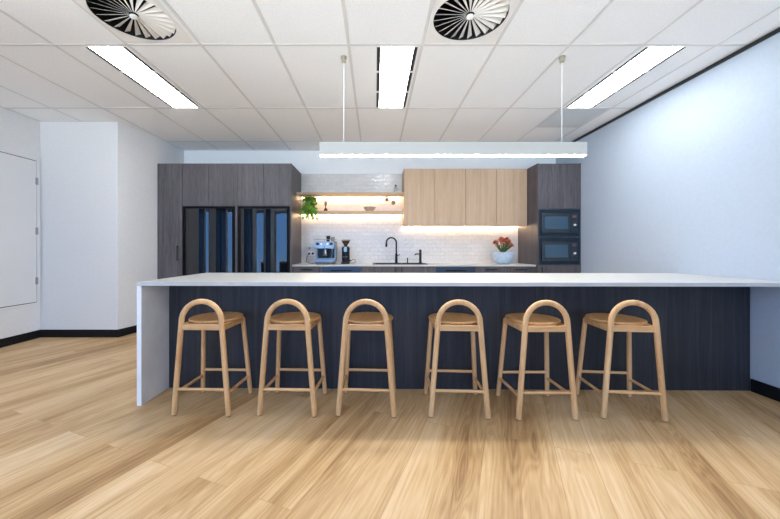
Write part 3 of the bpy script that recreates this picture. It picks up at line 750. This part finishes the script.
# ------------------------------------------------------------------ stools
def make_stool():
    t = thing('bar_stool', 'x', 'stool', (0, 0, 0), 'bar stools along the island')
    # local: hoop (camera) side is -Y, legs at y -.18 / +.18
    r_ = .0185
    def fleg(z): q = z/.643; return .1915-(.1915-.141)*q, -.180+.004*q
    pts = []
    for z in (.006, .15, .30, .45, .55, .643):
        hw, yy = fleg(z); pts.append((-hw, yy, z))
    ym = fleg(.643)[1]
    for k in range(1, 16):
        a_ = PI-PI*k/16; pts.append((.141*math.cos(a_), ym+.004*math.sin(a_), .643+.141*math.sin(a_)))
    for z in (.643, .55, .45, .30, .15, .006):
        hw, yy = fleg(z); pts.append((hw, yy, z))
    MB().tube(pts, r_, 16).build('hoop_frame', M['stool'], t)
    def rleg(z): q = z/.612; return .1925-.038*q, .180-.055*q
    for s in (-1, 1):
        (h0, y0), (h1, y1) = rleg(.006), rleg(.612)
        MB().tube([(s*h0, y0, .006), (s*(h0+h1)/2, (y0+y1)/2, .314), (s*h1, y1, .612)], [.0165, .0175, .0165], 14).build('leg', M['stool'], t)
        MB().cyl((s*h0, y0, 0), (s*h0, y0, .006), .014).build('foot_pad', M['pad'], t)
        hf, yf = fleg(.006); MB().cyl((s*hf, yf, 0), (s*hf, yf, .006), .015).build('foot_pad', M['pad'], t)
    hf, yf = fleg(.18); MB().cyl((-hf, yf, .18), (hf, yf, .18), .0105).build('stretcher', M['stoolx'], t)
    hr, yr = rleg(.192); MB().cyl((-hr, yr, .192), (hr, yr, .192), .0105).build('stretcher', M['stoolx'], t)
    for s in (-1, 1):
        hf, yf = fleg(.152); hr, yr = rleg(.145)
        MB().cyl((s*hf, yf, .152), (s*hr, yr, .145), .0105).build('stretcher', M['stool'], t)
    hf, yf = fleg(.60)
    B(-hf, hf, yf-.010, yf+.010, .588, .628).build('seat_rail', M['stoolx'], t, bevel=.003)
    hr, yr = rleg(.60)
    B(-hr, hr, yr-.010, yr+.010, .582, .617).build('seat_rail', M['stoolx'], t, bevel=.003)
    for s in (-1, 1):
        f = MB(); a_, b_ = Vector((s*hf, yf, 0)), Vector((s*hr, yr, 0)); d_ = (b_-a_).normalized(); n_ = Vector((-d_.y, d_.x, 0))*.010
        rings = []
        for p in (a_, b_):
            rings.append([f.bm.verts.new((p+n_)+Vector((0, 0, .582))), f.bm.verts.new((p-n_)+Vector((0, 0, .582))), f.bm.verts.new((p-n_)+Vector((0, 0, .624))), f.bm.verts.new((p+n_)+Vector((0, 0, .624)))])
        f.loft(rings); f.build('seat_rail', M['stool'], t, bevel=.003)
    prof = [(.001, .6125), (.14, .6125), (.170, .617), (.183, .626), (.186, .634), (.183, .641), (.175, .643), (.155, .639), (.11, .634), (.05, .632), (.001, .6315)]
    MB().lathe(prof, (0, .027, 0), 44, 1.0, 1.0).build('seat', M['seat'], t)
    return t
proto = make_stool()
st_ = [(-1.187, 2.432, -1.5, 'oak hoop back bar stool nearest the white waterfall end'),
       (-.596, 2.437, -2.0, 'oak hoop back bar stool, second from the waterfall end'),
       (-.052, 2.437, -2.5, 'oak hoop back bar stool, third from the waterfall end'),
       (.583, 2.425, -3.0, 'oak hoop back bar stool, third from the right wall'),
       (1.152, 2.408, .9, 'oak hoop back bar stool, second from the right wall'),
       (1.757, 2.416, -5.5, 'oak hoop back bar stool nearest the right wall')]
for i, (x, y, a_, lab) in enumerate(st_):
    o = proto if i == 0 else copy_tree(proto)
    o.location = (x, y-.0122*x, 0); o.rotation_euler = (0, 0, math.radians(a_-.7)); o['label'] = lab

# ------------------------------------------------------------------ daylight
wd = bpy.data.worlds.new('sky'); S.world = wd; wd.use_nodes = True; nt = wd.node_tree
bg = nt.nodes['Background']; tcw = nt.nodes.new('ShaderNodeTexCoord'); sp = nt.nodes.new('ShaderNodeSeparateXYZ'); rp = nt.nodes.new('ShaderNodeValToRGB')
mr = nt.nodes.new('ShaderNodeMapRange'); mr.inputs[1].default_value = -1; mr.inputs[2].default_value = 1
nt.links.new(tcw.outputs['Generated'], sp.inputs[0]); nt.links.new(sp.outputs[2], mr.inputs[0]); nt.links.new(mr.outputs[0], rp.inputs[0])
e = rp.color_ramp.elements; e[0].position = .40; e[0].color = (2.5, 2.45, 2.4, 1); e[1].position = .9; e[1].color = (.085, .25, .75, 1)  # band below the horizon brightened to throw added light onto the ceiling
for p_, c_ in ((.465, (.26, .40, .62, 1)), (.5, (.17, .36, .70, 1))):
    x_ = rp.color_ramp.elements.new(p_); x_.color = c_
nt.links.new(rp.outputs[0], bg.inputs[0]); bg.inputs[1].default_value = 3.6
def portal(loc, rot, sx_, sy_):
    L = bpy.data.lights.new('window_portal', 'AREA'); L.shape = 'RECTANGLE'; L.size = sx_; L.size_y = sy_; L.cycles.is_portal = True
    o = bpy.data.objects.new('window_portal', L); COL.objects.link(o); o.location = loc; o.rotation_euler = rot
portal((XL-.16, (wy0+wy1)/2, (wz0+wz1)/2), (PI/2, 0, -PI/2), wy1-wy0, wz1-wz0)
portal(((fx0+fx1)/2, YF-.16, 1.43), (PI/2, 0, PI), fx1-fx0, 2.62)
for o in list(COL.objects):
    if o.name.startswith('window_portal'):
        d_ = o.matrix_basis.to_3x3() @ Vector((0, 0, -1)); inward = Vector((1, 0, 0)) if o.location.x < XL else Vector((0, 1, 0))
        if d_.dot(inward) < 0: o.rotation_euler.z += PI

# ------------------------------------------------------------------ camera
cd = bpy.data.cameras.new('camera'); cam = bpy.data.objects.new('camera', cd); COL.objects.link(cam); S.camera = cam
cam.location = (0, 0, 1.14); cam.rotation_euler = (PI/2, 0, 0)
cd.sensor_width = 36; cd.lens = 330/780*36; cd.shift_x = 15/780; cd.shift_y = -9.8/780; cd.clip_start = .05
S.view_settings.view_transform = 'Standard'; S.view_settings.look = 'None'; S.view_settings.gamma = 1; S.view_settings.use_curve_mapping = False
S.view_settings.exposure = 0.95
S.cycles.max_bounces = 10; S.cycles.diffuse_bounces = 6; S.cycles.glossy_bounces = 4; S.cycles.use_denoising = True
S.cycles.sample_clamp_indirect = 8
